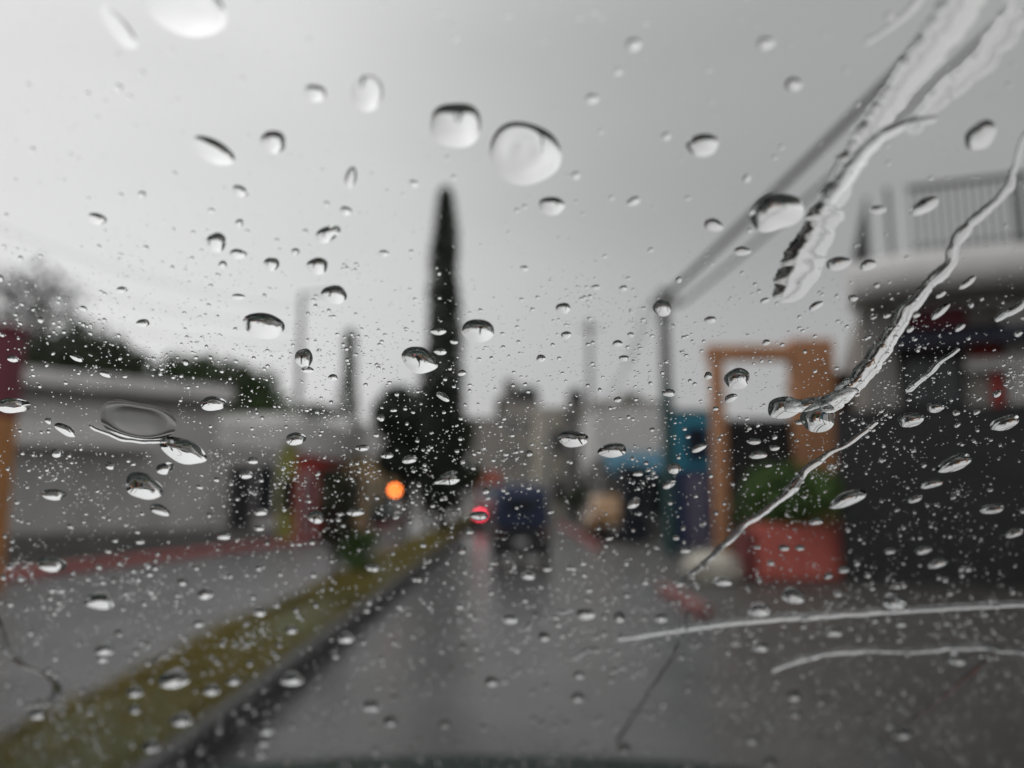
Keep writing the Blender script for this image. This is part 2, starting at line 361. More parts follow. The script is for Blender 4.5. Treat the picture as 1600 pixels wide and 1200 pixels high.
# big house at the right with balcony
Yh = 13.4
a0, b0 = col(1348, 13.1), col(1760, 11.8)
e, L = house('house', a0, b0, 9, 4.7, taupe, 'large two storey house with white balcony slab and black stone base'); f = (a0, b0)
part('wall_base', blackst, e, (-.5, L, -.25, -.002, 0, 2.95), b=.03)
cm = mat('grey_column', (.27, .26, .255), rough=.7, var=.15, scale=2)
part('column', cm, e, (fx(f, 1362), fx(f, 1402), -.3, -.01, 2.955, 4.65), b=.03)
part('column', mat('white_column', (.5, .49, .48), rough=.7, var=.12, scale=2), e, (fx(f, 1570), fx(f, 1622), -.3, -.01, 2.955, 4.65), b=.03)
part('red_panel', redwall, e, (fx(f, 1520), fx(f, 1568), -.08, -.002, 3.7, 4.25)); part('maroon_wall', maroon, e, (fx(f, 1420), fx(f, 1519), -.06, -.002, 4.0, 4.68))
part('red_panel', redwall, e, (fx(f, 1548), fx(f, 1566), -.08, -.002, 2.96, 3.55))
part('beam', palewall, e, (fx(f, 1505), L, -.34, -.305, 3.52, 3.72)); window(e, fx(f, 1415), fx(f, 1500), 3.05, 3.85, darkmetal)
k = MB(); x0, x1 = fx(f, 1395), L
k.loft([[(x, -.02, 4.3), (x, -.02, 4.34), (x, -.8, 4.04), (x, -.8, 3.9)] for x in (x0, x1)], smooth=False)
k.build('awning', mat('navy_awning', (.02, .025, .045), rough=.7, var=.25, scale=3), e)
# balcony slab with a rounded outer edge, and its upper storey behind
sx0, sx1 = -.15, L
prof = [(-.0, 4.702), (-1.0, 4.702), (-1.22, 4.78), (-1.3, 4.95), (-1.26, 5.2), (-1.18, 5.32), (0, 5.32)]
k = MB(); rings = []
for x in [sx0 + .9 * (1 - math.cos(t * math.pi / 12)) for t in range(0, 7)] + [sx1]:
    s = 1 - .32 * max(0, 1 - (x - sx0) / .9) ** 2
    rings.append([(x, y * s, z) for y, z in prof])
k.loft(rings); sl_ = k.build('balcony_slab', palewall, e)
rl = part('balcony_railing', darkmetal, e, (sx0 + .9, L, -1.135, -1.075, 6.38, 6.45), (sx0 + .9, L, -1.12, -1.09, 5.42, 5.45),
          (sx0 + .3, sx0 + .35, -.9, 2.5, 6.38, 6.43), b=.006)
n = 0; x = sx0 + .95
while x < L: part('baluster', darkmetal, rl, (x - .014, x + .014, -1.119, -1.091, 5.325, 6.378), b=.003); x += .115
y = -.8
while y < 2.4: part('baluster', darkmetal, rl, (sx0 + .316, sx0 + .334, y - .014, y + .014, 5.325, 6.378), b=.003); y += .115
for x, y in ((sx0 + .62, -1.05), (sx0 + 2.4, -1.105), (sx0 + .325, .6)): part('rail_post', darkmetal, rl, (x - .03, x + .03, y - .03, y + .03, 5.325, 6.5))
# small brown lean-to between gate and house
e2 = empty('lean_to', (*col(1308, 15.4), .125)); tag(e2, 'brown lean-to roof between the gateway and the large house', 'lean-to')
part('wall', mat('brown_render', (.06, .045, .04), rough=.8), e2, (-.05, 1.6, .6, 2.2, 0, 3.8)); part('roof', mat('brown_sheet', (.07, .055, .05), rough=.6), e2, (-.15, 1.9, .4, 2.6, 3.802, 3.95))

# red planter and boulder
p = col(1234, 13.6)
e = empty('planter', (p[0], p[1], .125), R(3)); tag(e, 'square red painted masonry planter beside the gateway', 'planter')
part('wall', mat('planter_red', (.6, .14, .11), rough=.7, var=.2, scale=2.5, bump=.2), e, (-.83, .83, -.35, -.22, 0, .92), (-.83, .83, .22, .35, 0, .92), (-.83, -.7, -.218, .218, 0, .92), (.7, .83, -.218, .218, 0, .92), b=.02)
part('side_block', mat('planter_dark_red', (.16, .035, .035), rough=.7, var=.2), e, (-1.05, -.833, -.3, .3, 0, .8), b=.02)
part('soil', earth, e, (-.69, .69, -.21, .21, .1, .84))
p = col(1102, 13.6)
bm = bmesh.new(); bmesh.ops.create_icosphere(bm, subdivisions=4, radius=.5); rg = random.Random(5)
from mathutils import noise as mnoise
for v in bm.verts:
    q = v.co.normalized(); r = .5 + .10 * mnoise.noise(q * 1.6 + Vector((3, 1, 2))) + .04 * mnoise.noise(q * 4)
    v.co = Vector((q.x * r * 1.0, q.y * r * .85, max(q.z * r * .72, -.2)))
k = MB(); k.bm(bm, True)
o = k.build('boulder', mat('pale_stone', (.55, .52, .45), rough=.75, var=.3, scale=5, bump=.5)); o.location = (p[0], p[1], .05 + .2)
tag(o, 'pale rounded boulder on the pavement between pole and red planter', 'boulder')

# ------------------------------------------------------------------ poles and cables
def tube_obj(name, pts, r, m, parent=None, n=10):
    k = MB(); k.tube(pts, r, n); return k.build(name, m, parent)
p = col(1041, 19.2); topz = at(1041, 452, 19.2).z
e = empty('utility_pole', (p[0], p[1], .07)); tag(e, 'round utility pole, lower part painted teal, before the white house', 'utility pole')
tube_obj('shaft', [(0, 0, 0), (0, 0, 3), (0, 0, topz - .07)], [.16, .145, .12], poleconc, e, 14)
tube_obj('painted_band', [(0, 0, .0), (0, 0, 2.2), (0, 0, 4.2)], [.168, .158, .146], tealp, e, 14)
part('crossarm', bark, e, (-.36, .36, -.2, -.11, topz - .55, topz - .43)); part('transformer_bracket', darkmetal, e, (-.13, .13, -.17, .17, topz - .9, topz - .75))
for x in (-.3, 0, .3): tube_obj('insulator', [(x, -.155, topz - .43), (x, -.155, topz - .36), (x, -.155, topz - .28)], [.03, .05, .03], plastic, e)
P = Vector((p[0], p[1], topz))
def cable(a, b, sag, r, label, group=None, m=plastic):
    a = Vector(a); b = Vector(b)
    pts = [a.lerp(b, t / 24) - Vector((0, 0, sag * 4 * (t / 24) * (1 - t / 24))) for t in range(25)]
    o = tube_obj('power_cable', pts, r, m, n=8); tag(o, label, 'cable', group); return o
far = at(1800, -295, 8.5)
cable(P + Vector((0, 0, -.25)), far, .1, .075, 'thick service cable from the utility pole rising towards the balcony side', None)
cable(P + Vector((.4, -.1, -.42)), far + Vector((.45, 0, -.35)), .22, .045, 'thinner service cable hung just under the thick one')
for i in range(2): cable(P + Vector((-.45 + .3 * i, -.1, -.4)), at(930 - 20 * i, 640, 45), .8, .018, 'thin cable from the utility pole down to the cream house', 'thin street cables')
p = col(467, 36); tz = at(467, 458, 36).z
e = empty('lamp_post', (p[0], p[1], 0)); tag(e, 'tall grey street lamp with short arm behind the low houses', 'street lamp')
tube_obj('post', [(0, 0, 0), (0, 0, tz * .6), (0, 0, tz)], [.17, .14, .1], poleconc, e, 12)
tube_obj('arm', [(0, 0, tz - .1), (.7, 0, tz + .02), (1.3, 0, tz + .03)], .05, galv, e); part('lamp_head', galv, e, (1.2, 1.8, -.14, .14, tz - .03, tz + .11), b=.04)
for i in range(4):
    cable((p[0], p[1], tz - .8 - .9 * i), at(-60, 330 + 60 * i, 30), .6, .013, 'thin cable from the tall street lamp over the grey house', 'cables over the grey house')
p = col(922, 52); tz = at(922, 500, 52).z
e = empty('utility_pole', (p[0], p[1], 0)); tag(e, 'slim distant utility pole rising behind the dark grey house', 'utility pole')
tube_obj('shaft', [(0, 0, 0), (0, 0, tz)], [.2, .13], poleconc, e); part('crossarm', bark, e, (-.7, .7, -.2, -.13, tz - .7, tz - .55))

# ------------------------------------------------------------------ trees
def leaf_cloud(name, pts, size, m, parent, seed=0, flat=.5):
    rg = random.Random(seed); k = MB()
    for p in pts:
        a = Vector((rg.gauss(0, 1), rg.gauss(0, 1), rg.gauss(0, flat))).normalized(); b = a.orthogonal().normalized()
        b = (Matrix.Rotation(rg.uniform(0, 6.28), 3, a) @ b); s = size * rg.uniform(.55, 1.4); c = a.cross(b)
        k.add([p - b * s, p + c * s * .45, p + b * s, p - c * s * .45], [(0, 1, 2, 3)])
    return k.build(name, m, parent, fix=False)
def cypress(loc, h, w, m, label, seed, n=5200, power=.75, clear=.06):
    rg = random.Random(seed); e = empty('cypress_tree', loc); tag(e, label, 'tree')
    tube_obj('trunk', [(0, 0, -.02), (.03, 0, h * .3), (0, .02, h * .7), (0, 0, h * .97)], [w * .11 + .05, w * .08 + .03, .05, .015], bark, e)
    pts = []
    for i in range(n):
        t = rg.random() ** 1.25; z = h * (clear + (1 - clear) * t)
        r = w * .5 * min(1, (t + .02) * 9) ** .5 * (1 - t) ** power * (1 + .22 * mnoise.noise(Vector((t * 9, seed, rg.random() * .5)))) + .04
        a = rg.uniform(0, 6.28); r *= rg.random() ** .35 * (1 + .16 * math.sin(a * 3 + t * 17 + seed))
        pts.append(Vector((math.cos(a) * r, math.sin(a) * r, z)))
    leaf_cloud('crown', pts, max(.11, w * .07), m, e, seed); return e
def bushy(loc, h, w, m, label, seed, n=3600, trunk=.3, name='tree', cat='tree', leaf=.13, lobes=9):
    rg = random.Random(seed); e = empty(name, loc); tag(e, label, cat)
    k = MB(); k.tube([(0, 0, -.02), (.04 * w, 0, h * trunk * .6), (0, 0, h * trunk + .15 * h)], [.045 * w + .02, .035 * w + .015, .02 * w + .01], 8)
    cs = []
    for i in range(lobes):
        a = rg.uniform(0, 6.28); rr = w * .34 * rg.random() ** .5; z = h * (trunk + (1 - trunk) * rg.uniform(.22, .82))
        c = Vector((math.cos(a) * rr, math.sin(a) * rr, z)); cs.append((c, w * rg.uniform(.16, .27)))
        k.tube([(0, 0, h * trunk * .7), c * .55 + Vector((0, 0, h * trunk * .3)), c], [.022 * w + .006, .014 * w + .005, .004], 6)
    k.build('trunk', bark, e); pts = []
    for i in range(n):
        c, r = rg.choice(cs); d = Vector((rg.gauss(0, 1), rg.gauss(0, 1), rg.gauss(0, .85))).normalized() * r * rg.random() ** .4 * 1.15
        q = c + d; q.z = max(q.z, .05); pts.append(q)
    leaf_cloud('crown', pts, leaf, m, e, seed); return e
cyp = leafmat('cypress_leaf', (.018, .026, .018), (.034, .046, .03))
dkg = leafmat('dark_leaf', (.036, .052, .028), (.065, .085, .045))
mdg = leafmat('mid_leaf', (.03, .06, .018), (.06, .10, .03))
brg = leafmat('bright_leaf', (.045, .10, .02), (.09, .16, .035))
gry = leafmat('grey_leaf', (.10, .11, .10), (.16, .17, .16))
p = col(692, 29); cypress((p[0], p[1], .15), 13.4, 1.75, cyp, 'very tall slender cypress standing on the grassy median', 11, 9000, .38)
p = col(636, 33); bushy((p[0], p[1], 0), 7.3, 3.4, cyp, 'dense dark bushy tree left of the tall cypress', 12, 7000, .16, leaf=.2, lobes=16)
p = col(668, 30.5); bushy((p[0], p[1], .15), 6.2, 2.7, cyp, 'dark bushy tree growing against the foot of the tall cypress', 14, 6000, .14, leaf=.18, lobes=16)
p = col(718, 30); bushy((p[0], p[1], .15), 4.6, 1.7, dkg, 'shorter dark bush tree on the median right of the tall cypress', 13, 3500, .16, leaf=.15, lobes=12)
p = col(530, 12.4); bushy((p[0], p[1], .15), 1.95, .66, leafmat('brown_green_leaf', (.03, .034, .02), (.055, .055, .03)), 'small dark tree with a slim leafy trunk alone on the median', 21, 3600, .22, leaf=.05, lobes=15)
p = col(567, 14); bushy((p[0], p[1], .13), .75, .7, brg, 'small bright green shrub on the median behind the small dark tree', 22, 1200, .05, 'shrub', 'shrub', .06)
p = col(545, 55); cypress((p[0], p[1], 0), 13.5, 1.9, dkg, 'distant slender cypress behind the low houses', 31, 4000, .35)
for px, Y, hh, ww in ((478, 50, 8.3, 3.4), (512, 53, 8.2, 3.6)):
    p = col(px, Y); bushy((p[0], p[1], 0), hh, ww, dkg, 'dark rounded tree between the tall street lamp and the distant cypress', 40 + px, 3000, .2, leaf=.24, group=None) if False else tag(bushy((p[0], p[1], 0), hh, ww, dkg, 'dark rounded tree between the tall street lamp and the distant cypress', 40 + px, 3000, .2, leaf=.24), group='dark trees beside the street lamp')
p = col(392, 38); bushy((p[0], p[1], 0), 8.3, 4.6, mdg, 'green spreading tree behind the end of the grey house', 51, 4500, .25, leaf=.2, lobes=14)
p = col(345, 36); bushy((p[0], p[1], 0), 8.0, 3.0, dkg, 'dark green tree next to the spreading tree behind the grey house', 52, 3000, .25, leaf=.2, lobes=10)
for px, Y, hh, ww, sd_, lb in ((-20, 38, 10.6, 7, 61, 'broad dark tree behind the grey house near the gate pillar'), (85, 40, 10.8, 7, 62, 'broad dark tree rising behind the grey roof slab'), (165, 42, 10.4, 5, 63, 'low dark tree crown at the middle of the grey roof'), (285, 44, 10.3, 5, 64, 'green tree crown behind the right end of the grey roof slab')):
    p = col(px, Y); bushy((p[0], p[1], 0), hh, ww, mdg if sd_ == 64 else dkg, lb, sd_, 4000, .25, leaf=.26, lobes=14)
p = col(25, 60); bushy((p[0], p[1], 0), 21.5, 11, gry, 'tall thin-leaved grey tree far behind the grey house', 71, 1700, .4, leaf=.3, lobes=20)
p = col(992, 52); bushy((p[0], p[1], 0), 8.9, 2.6, dkg, 'small dark treetop showing over the white house roof', 81, 2200, .4, leaf=.2)
p = col(797, 74); bushy((p[0], p[1], 0), 12.0, 3.0, dkg, 'dark distant tree behind the three storey taupe house', 82, 2200, .4, leaf=.25)
p = col(920, 34); bushy((p[0], p[1], 0.1), 3.2, 2.2, dkg, 'dark shrubbery tree before the dark grey house', 83, 2600, .15, leaf=.12)
p = col(1232, 13.6); bushy((p[0], p[1], .92), 1.05, 1.65, brg, 'leafy green bush growing out of the red planter', 91, 4200, .04, 'bush', 'bush', .075, 16)
p = col(1165, 14.3); bushy((p[0], p[1], .125), 1.6, .8, dkg, 'dark green shrub between the gate and the red planter', 92, 1600, .1, 'shrub', 'shrub', .07, 8)

# ------------------------------------------------------------------ vehicles
def wheel(parent, x, y, r=.3, w=.18):
    prof = [(r * .62, -w / 2), (r * .93, -w / 2), (r, -w * .3), (r, w * .3), (r * .93, w / 2), (r * .62, w / 2)]
    k = MB(); n = 24
    k.loft([[(x + u, y + math.cos(a * 6.2832 / n) * q, r + math.sin(a * 6.2832 / n) * q) for q, u in prof] for a in range(n)], caps=False, closed=True)
    t = k.build('wheel', tyrem, parent)
    k = MB(); rp = [(.02, -w * .28), (r * .2, -w * .36), (r * .55, -w * .2), (r * .63, -w * .46), (r * .63, w * .46), (r * .55, w * .2), (r * .2, w * .36), (.02, w * .28)]
    k.loft([[(x + u, y + math.cos(a * 6.2832 / n) * q, r + math.sin(a * 6.2832 / n) * q) for q, u in rp] for a in range(n)], caps=False, closed=True)
    k.build('rim', galv, t); return t
def rrect(hw, z0, z1, y, rad, n=4, taper=0):
    """rounded rectangle cross-section in the xz plane at y"""
    pts = []
    for cx, cz, a0 in ((hw - rad, z0 + rad, -90), (hw - rad, z1 - rad, 0), (-hw + rad, z1 - rad, 90), (-hw + rad, z0 + rad, 180)):
        for i in range(n + 1):
            a = R(a0 + 90 * i / n); z = cz + math.sin(a) * rad; x = cx + math.cos(a) * rad
            pts.append((x * (1 - taper * (z - z0) / (z1 - z0)), y, z))
    return pts
def car(loc, rz, paint, label, lit=None, L_=3.9, Wd=1.66, H=1.46):
    e = empty('car', loc, rz); tag(e, label, 'car'); hw = Wd / 2; h2 = L_ / 2
    k = MB(); k.loft([rrect(hw * a, z0, z1, y * h2, .1, taper=.06) for y, a, z0, z1 in ((-1, .86, .36, .74), (-.95, .95, .24, .84), (-.8, .99, .2, .9), (-.3, 1, .19, .93), (.3, 1, .19, .93), (.62, .99, .2, .92), (.9, .96, .22, .84), (.97, .9, .3, .76), (1, .8, .38, .68))])
    k.build('body', paint, e)
    k = MB(); k.loft([rrect(hw * a, z0, z1, y * h2, min(.09, (z1 - z0) * .45), taper=tp) for y, a, z0, z1, tp in ((-.93, .86, .86, .93, .02), (-.78, .9, .86, 1.3, .16), (-.66, .92, .86, H - .03, .2), (-.2, .93, .86, H, .2), (.12, .93, .86, H - .03, .2), (.34, .9, .86, 1.2, .14), (.56, .86, .86, .95, .02))])
    cab = k.build('cabin', paint, e)
    k = MB(); k.loft([rrect(hw * .80, .98, 1.27, -.80 * h2 - .01, .06, taper=.14), rrect(hw * .76, 1.0, 1.3, -.70 * h2, .06, taper=.14)]); k.build('rear_window', paneglass, cab)
    k = MB(); k.loft([[(-hw * .76, .50 * h2, .96), (hw * .76, .50 * h2, .96), (hw * .68, .19 * h2, H - .12), (-hw * .68, .19 * h2, H - .12)], [(-hw * .76, .535 * h2, .98), (hw * .76, .535 * h2, .98), (hw * .68, .22 * h2, H - .1), (-hw * .68, .22 * h2, H - .1)]], smooth=False); k.build('windscreen', paneglass, cab)
    for s in (-1, 1):
        k = MB(); k.loft([[(s * (hw * .925 - .10 * (z - .9) / .6 * 1.3 + o), y * h2, z) for y, z in ((-.68, .96), (.38, .96), (.1, H - .14), (-.6, H - .14))] for o in (-.05, .012)], smooth=False); k.build('side_window', paneglass, cab)
    for s in (-1, 1):
        for y in (-.6, .62): wheel(e, s * (hw - .085), y * h2)
        k = MB(); k.box(s * hw * .62 - .13, s * hw * .62 + .13, -h2 - .005, -h2 * .93, .62, .80, b=.03); k.build('tail_lamp', lit[1] if lit and lit[0] == ('tail', s) else darkred, e)
        k = MB(); k.box(s * hw * .62 - .15, s * hw * .62 + .15, h2 * .9, h2 * .985, .58, .73, b=.03); k.build('headlamp', clearlens, e)
        k = MB(); k.box(s * hw * .80 - .07, s * hw * .80 + .07, h2 * .9, h2 * .97, .585, .70, b=.02); k.build('indicator', lit[1] if lit and lit[0] == ('ind', s) else clearlens, e)
    part('bumper', plastic, e, (-hw * .9, hw * .9, -h2 - .04, -h2 * .93, .3, .5), b=.05); part('front_bumper', plastic, e, (-hw * .85, hw * .85, h2 * .93, h2 + .03, .3, .5), b=.05)
    part('number_plate', palewall, e, (-.2, .2, -h2 - .055, -h2 - .042, .36, .46)); return e
tanp = mat('tan_car_paint', (.42, .24, .10), rough=.3, var=.08, coat=.5); redp = mat('red_car_paint', (.30, .02, .03), rough=.3, var=.08, coat=.5); greyp = mat('grey_teal_paint', (.04, .065, .07), rough=.3, var=.08, coat=.5)
p = col(925, 25.5); car((3.35, 25.5 + 1.9, .06), 0, tanp, 'tan hatchback parked on the right pavement before the dark shop')
car((-.76, 33, .008), 0, redp, 'small red car ahead with its left tail lamp lit', (('tail', -1), redlamp))
p = col(606, 39); car((p[0] - .2, 39, .006), R(180), greyp, 'grey teal car facing us beside the ochre house')
p = col(621, 27); e = empty('warning_beacon', (p[0], p[1], .004)); tag(e, 'short roadside post with a round amber warning lamp lit', 'warning lamp')
tube_obj('post', [(0, 0, 0), (0, 0, .8), (0, 0, 1.5)], .035, galv, e); part('base', plastic, e, (-.2, .2, -.2, .2, 0, .06)); part('housing', plastic, e, (-.15, .15, -.06, .06, 1.5, 1.86), b=.03)
k = MB(); k.tube([(0, -.055, 1.68), (0, -.085, 1.68), (0, -.1, 1.68)], [.11, .1, .05], 16); k.build('lens', amber, e); k = MB(); k.tube([(0, -.05, 1.68), (0, -.13, 1.68)], .125, 16, caps=False); k.build('hood', plastic, e)
# three-wheeled taxi seen from behind
e = empty('three_wheeler_taxi', (.19, 16.5, .008)); tag(e, 'three-wheeled taxi with navy canvas hood and black tail driving ahead', 'taxi')
k = MB(); k.loft([rrect(w_, z0, z1, y, .09, taper=.05) for y, w_, z0, z1 in ((0, .60, .38, .82), (.06, .64, .26, .86), (.5, .65, .24, .86), (1.1, .62, .24, .7), (1.5, .5, .26, .6), (1.9, .3, .28, .85), (2.25, .16, .35, .9))]); k.build('body', mat('taxi_black', (.012, .012, .014), rough=.35, var=.2, coat=.3), e)
cv = mat('navy_canvas', (.016, .028, .07), rough=.7, var=.3, scale=5, bump=.15)
k = MB(); k.loft([rrect(w_, z0, z1, y, r_, 6, taper=tp) for y, w_, z0, z1, r_, tp in ((.02, .60, .862, 1.50, .16, .30), (.10, .645, .862, 1.68, .2, .28), (.35, .655, .862, 1.76, .2, .27), (.8, .65, 1.35, 1.78, .16, .18), (1.45, .60, 1.45, 1.75, .12, .15), (1.75, .5, 1.5, 1.66, .07, .1))]); hd = k.build('canvas_hood', cv, e)
k = MB(); k.loft([rrect(.30, 1.18, 1.42, .0, .05), rrect(.30, 1.18, 1.42, .05, .05)]); k.build('rear_window', paneglass, hd)
for s in (-1, 1):
    tube_obj('hood_post', [(s * .58, 1.4, .55), (s * .56, 1.5, 1.0), (s * .5, 1.55, 1.52)], .022, darkmetal, e)
    part('tail_lamp', darkred, e, (s * .5 - .07, s * .5 + .07, -.03, .02, .66, .78), b=.02); part('mudflap', plastic, e, (s * .5 - .1, s * .5 + .1, .2, .22, .1, .3))
    wheel(e, s * .53, .5, .23, .11)
wheel(e, 0, 2.05, .23, .1)
part('bumper', darkmetal, e, (-.6, .6, -.09, -.035, .34, .42), b=.02); part('number_plate', palewall, e, (-.12, .12, -.032, -.005, .48, .58))
tube_obj('handlebar', [(-.35, 1.75, 1.0), (0, 1.9, .98), (.35, 1.75, 1.0)], .018, darkmetal, e); part('seat', plastic, e, (-.5, .5, .45, .9, .862, .98), b=.03)

# ------------------------------------------------------------------ our own car
ALPHA = R(42); INC = ALPHA - PITCH           # glass leans back INC above the horizontal
GN = Vector((0, math.sin(INC), math.cos(INC))); GV = Vector((0, -math.cos(INC), math.sin(INC))); GU = Vector((1, 0, 0))
G0 = CAM + FWD * .162                         # a point on the outer face of the glass
car0 = empty('car', (-.08, .0, .008)); tag(car0, 'dark green car we sit in, seen as bonnet edge and wet windscreen', 'car')
gpaint = mat('dark_green_paint', (.004, .022, .015), rough=.55, var=.15, scale=2, spec=.12)
def inv(pts, dz=.008): return [(x + .08, y, z - dz) for x, y, z in pts]
gm_ = bpy.data.materials.new('windscreen_glass'); gm_.use_nodes = True; t = gm_.node_tree; t.nodes.clear()
tr = N(t, 'ShaderNodeBsdfTransparent'); tr.inputs[0].default_value = (.965, .965, .963, 1)
gl = N(t, 'ShaderNodeBsdfGlossy'); gl.inputs['Roughness'].default_value = .02
fr = N(t, 'ShaderNodeFresnel'); ge = N(t, 'ShaderNodeNewGeometry'); mi = N(t, 'ShaderNodeMapRange')   # thin pane: same reflectance from both sides
mi.inputs[3].default_value = 1.3; mi.inputs[4].default_value = 1 / 1.3
t.links.new(ge.outputs['Backfacing'], mi.inputs[0]); t.links.new(mi.outputs[0], fr.inputs['IOR'])
ms = N(t, 'ShaderNodeMixShader'); t.links.new(fr.outputs[0], ms.inputs[0]); t.links.new(tr.outputs[0], ms.inputs[1]); t.links.new(gl.outputs[0], ms.inputs[2])
t.links.new(ms.outputs[0], N(t, 'ShaderNodeOutputMaterial').inputs[0])
vt, vb = .30, -.90                            # extent of the pane up and down the slope
def gpt(u, v, n=0): return G0 + GU * u + GV * v + GN * n
k = MB(); rings = []
for n_ in (0, -.005):
    rings.append([tuple(gpt(u, v, n_)) for u, v in ((-.78, vb), (.62, vb), (.50, vt), (-.66, vt))])
k.loft([inv(r) for r in rings], smooth=False); k.build('windscreen', gm_, car0)
zb, yb = gpt(0, vb).z, gpt(0, vb).y; zt, yt = gpt(0, vt).z, gpt(0, vt).y
def xs(hw, y, z0, z1, rad, tp=.04): return [(x, yy, z) for x, yy, z in rrect(hw, z0, z1, y, rad, 4, tp)]
k = MB(); k.loft([xs(.74, 1.99, .42, .70, .12), xs(.82, 1.93, .28, .80, .12), xs(.86, 1.6, .24, .85, .1), xs(.88, .9, .24, .88, .08), xs(.88, .0, .24, .93, .06), xs(.88, -1.8, .24, .95, .06), xs(.84, -2.3, .3, .9, .1)])
k.build('body', gpaint, car0)
k = MB(); rings = []
for y, z in ((yb + .03, zb - .05), (1.2, 1.045), (1.6, 1.0), (1.85, .955), (1.96, .913), (1.99, .83)):
    rings.append([(x * (1 - .05 * (y - .8)), y, z - .05 * abs(x / .8) ** 2.5 + dz) for dz, xsn in ((0, (-.8, -.55, -.3, 0, .3, .55, .8)), (-.03, (.8, .55, .3, 0, -.3, -.55, -.8))) for x in xsn])
k.loft(rings); k.build('bonnet', gpaint, car0)
part('cowl', plastic, car0, (-.74, .74, yb - .06, yb + .06, zb - .1, zb - .03))
part('dashboard', mat('dashboard_vinyl', (.02, .02, .021), rough=.8, var=.2, scale=30, spec=.2), car0, (-.72, .72, .25, yb - .07, .935, zb - .08), b=.03)
part('roof', gpaint, car0, (-.6, .6, -1.9, yt - .01, zt - .02, zt + .02), b=.015)
part('headlining', plastic, car0, (-.58, .58, -1.9, yt - .02, zt - .045, zt - .022))
cabin_block = mat('cabin_blackout', (.008, .009, .009), rough=.1, var=.1)  # opaque near-black panels, added so daylight enters only through the windscreen
for s in (-1, 1):
    k = MB(); k.loft([[(s * .86, -1.95, .9), (s * .86, yb, .9), (s * .80, yb, zb), (s * .60, yt, zt - .01), (s * .60, -1.85, zt - .01)], [(s * .84, -1.95, .9), (s * .84, yb, .9), (s * .78, yb, zb), (s * .58, yt, zt - .012), (s * .58, -1.85, zt - .012)]], smooth=False); k.build('side_window', cabin_block, car0)  # side panels added to block light from the cabin
k = MB(); k.loft([[(-.86, -2.05, .9), (.86, -2.05, .9), (.6, -1.87, zt), (-.6, -1.87, zt)], [(-.86, -2.03, .9), (.86, -2.03, .9), (.6, -1.85, zt), (-.6, -1.85, zt)]], smooth=False); k.build('rear_window', cabin_block, car0)  # rear panel added to close the cabin to light
for s in (-1, 1):
    tube_obj('pillar', inv([gpt(.72 * s - .08, vb + .0, -.01), gpt(.60 * s - .08, vt, -.01)]), .03, gpaint, car0)
    tube_obj('rear_pillar', [(s * .75, -2.0, .9), (s * .57, -1.85, zt)], .05, gpaint, car0); tube_obj('door_pillar', [(s * .83, -.6, .9), (s * .58, -.7, zt)], .035, gpaint, car0)
    for y in (1.3, -1.4): wheel(car0, s * .76, y, .33, .2)

# ------------------------------------------------------------------ water on the glass
wm = bpy.data.materials.new('rain_water'); wm.use_nodes = True; t = wm.node_tree; t.nodes.clear()
gb = N(t, 'ShaderNodeBsdfGlass'); gb.inputs['IOR'].default_value = 1.333; gb.inputs['Roughness'].default_value = 0; gb.inputs['Color'].default_value = (.99, .995, .995, 1)
t.links.new(gb.outputs[0], N(t, 'ShaderNodeOutputMaterial').inputs[0])
def guv(px, py):
    d = pray(px, py); p = CAM + d * ((G0 - CAM).dot(GN) / d.dot(GN)) - G0
    return p.x, p.dot(GV)
LIFT = .00006
def dome(outline, height, rings=7, skew=.12, plateau=0, ripple=None, pw=1.0):
    """closed drop over an outline of glass coordinates; returns verts (glass u,v,n), faces, smooth flags"""
    n = len(outline); cu = sum(p[0] for p in outline) / n; cv = sum(p[1] for p in outline) / n
    hv = (max(p[1] for p in outline) - min(p[1] for p in outline)) / 2
    vs, fs, sm = [], [], []
    for i in range(rings):
        r = 1 - (i / rings) ** (1.5 if pw == 1 else 1.9) if i else 1.0
        hh = (1 - r * r) ** pw if not plateau else (1 - r ** plateau)
        for j, (u, v) in enumerate(outline):
            z = height * hh
            if ripple: z += ripple(r, j / n) * height * (1 - r ** 8)
            vs.append((cu + (u - cu) * r, cv + (v - cv) * r - skew * hv * (1 - r), LIFT + z))
    top = len(vs); vs.append((cu, cv - skew * hv, LIFT + height * (1 + (ripple(0, 0) if ripple else 0))))
    for i in range(rings - 1):
        for j in range(n):
            a, b = i * n + j, i * n + (j + 1) % n; fs.append((a, b, b + n, a + n)); sm.append(True)
    for j in range(n): fs.append(((rings - 1) * n + j, (rings - 1) * n + (j + 1) % n, top)); sm.append(True)
    o = len(vs); vs += [(u, v, LIFT) for u, v in outline]; fs.append(tuple(o + j for j in reversed(range(n)))); sm.append(False)
    return vs, fs, sm
def drop_outline(cx, cy, w, h, rot, n, rg, wob=.06, pear=0, sq=2.0):
    ph = [rg.uniform(0, 6.28) for _ in range(4)]; out = []
    c, s = math.cos(R(rot)), math.sin(R(rot))
    for j in range(n):
        a = -6.28318 * j / n; ca, sa = math.cos(a), math.sin(a)
        q = (abs(ca) ** sq + abs(sa) ** sq) ** (-1 / sq)
        q *= 1 + wob * (math.sin(2 * a + ph[0]) * .6 + math.sin(3 * a + ph[1]) * .6 + math.sin(5 * a + ph[2]) * .3)
        x = ca * q * w / 2 * (1 + pear * sa); y = sa * q * h / 2
        px, py = cx + x * c - y * s, cy + x * s + y * c
        out.append(guv(px, py))
    ar = sum(out[i][0] * out[(i + 1) % n][1] - out[(i + 1) % n][0] * out[i][1] for i in range(n))
    if ar < 0: out.reverse()
    return out
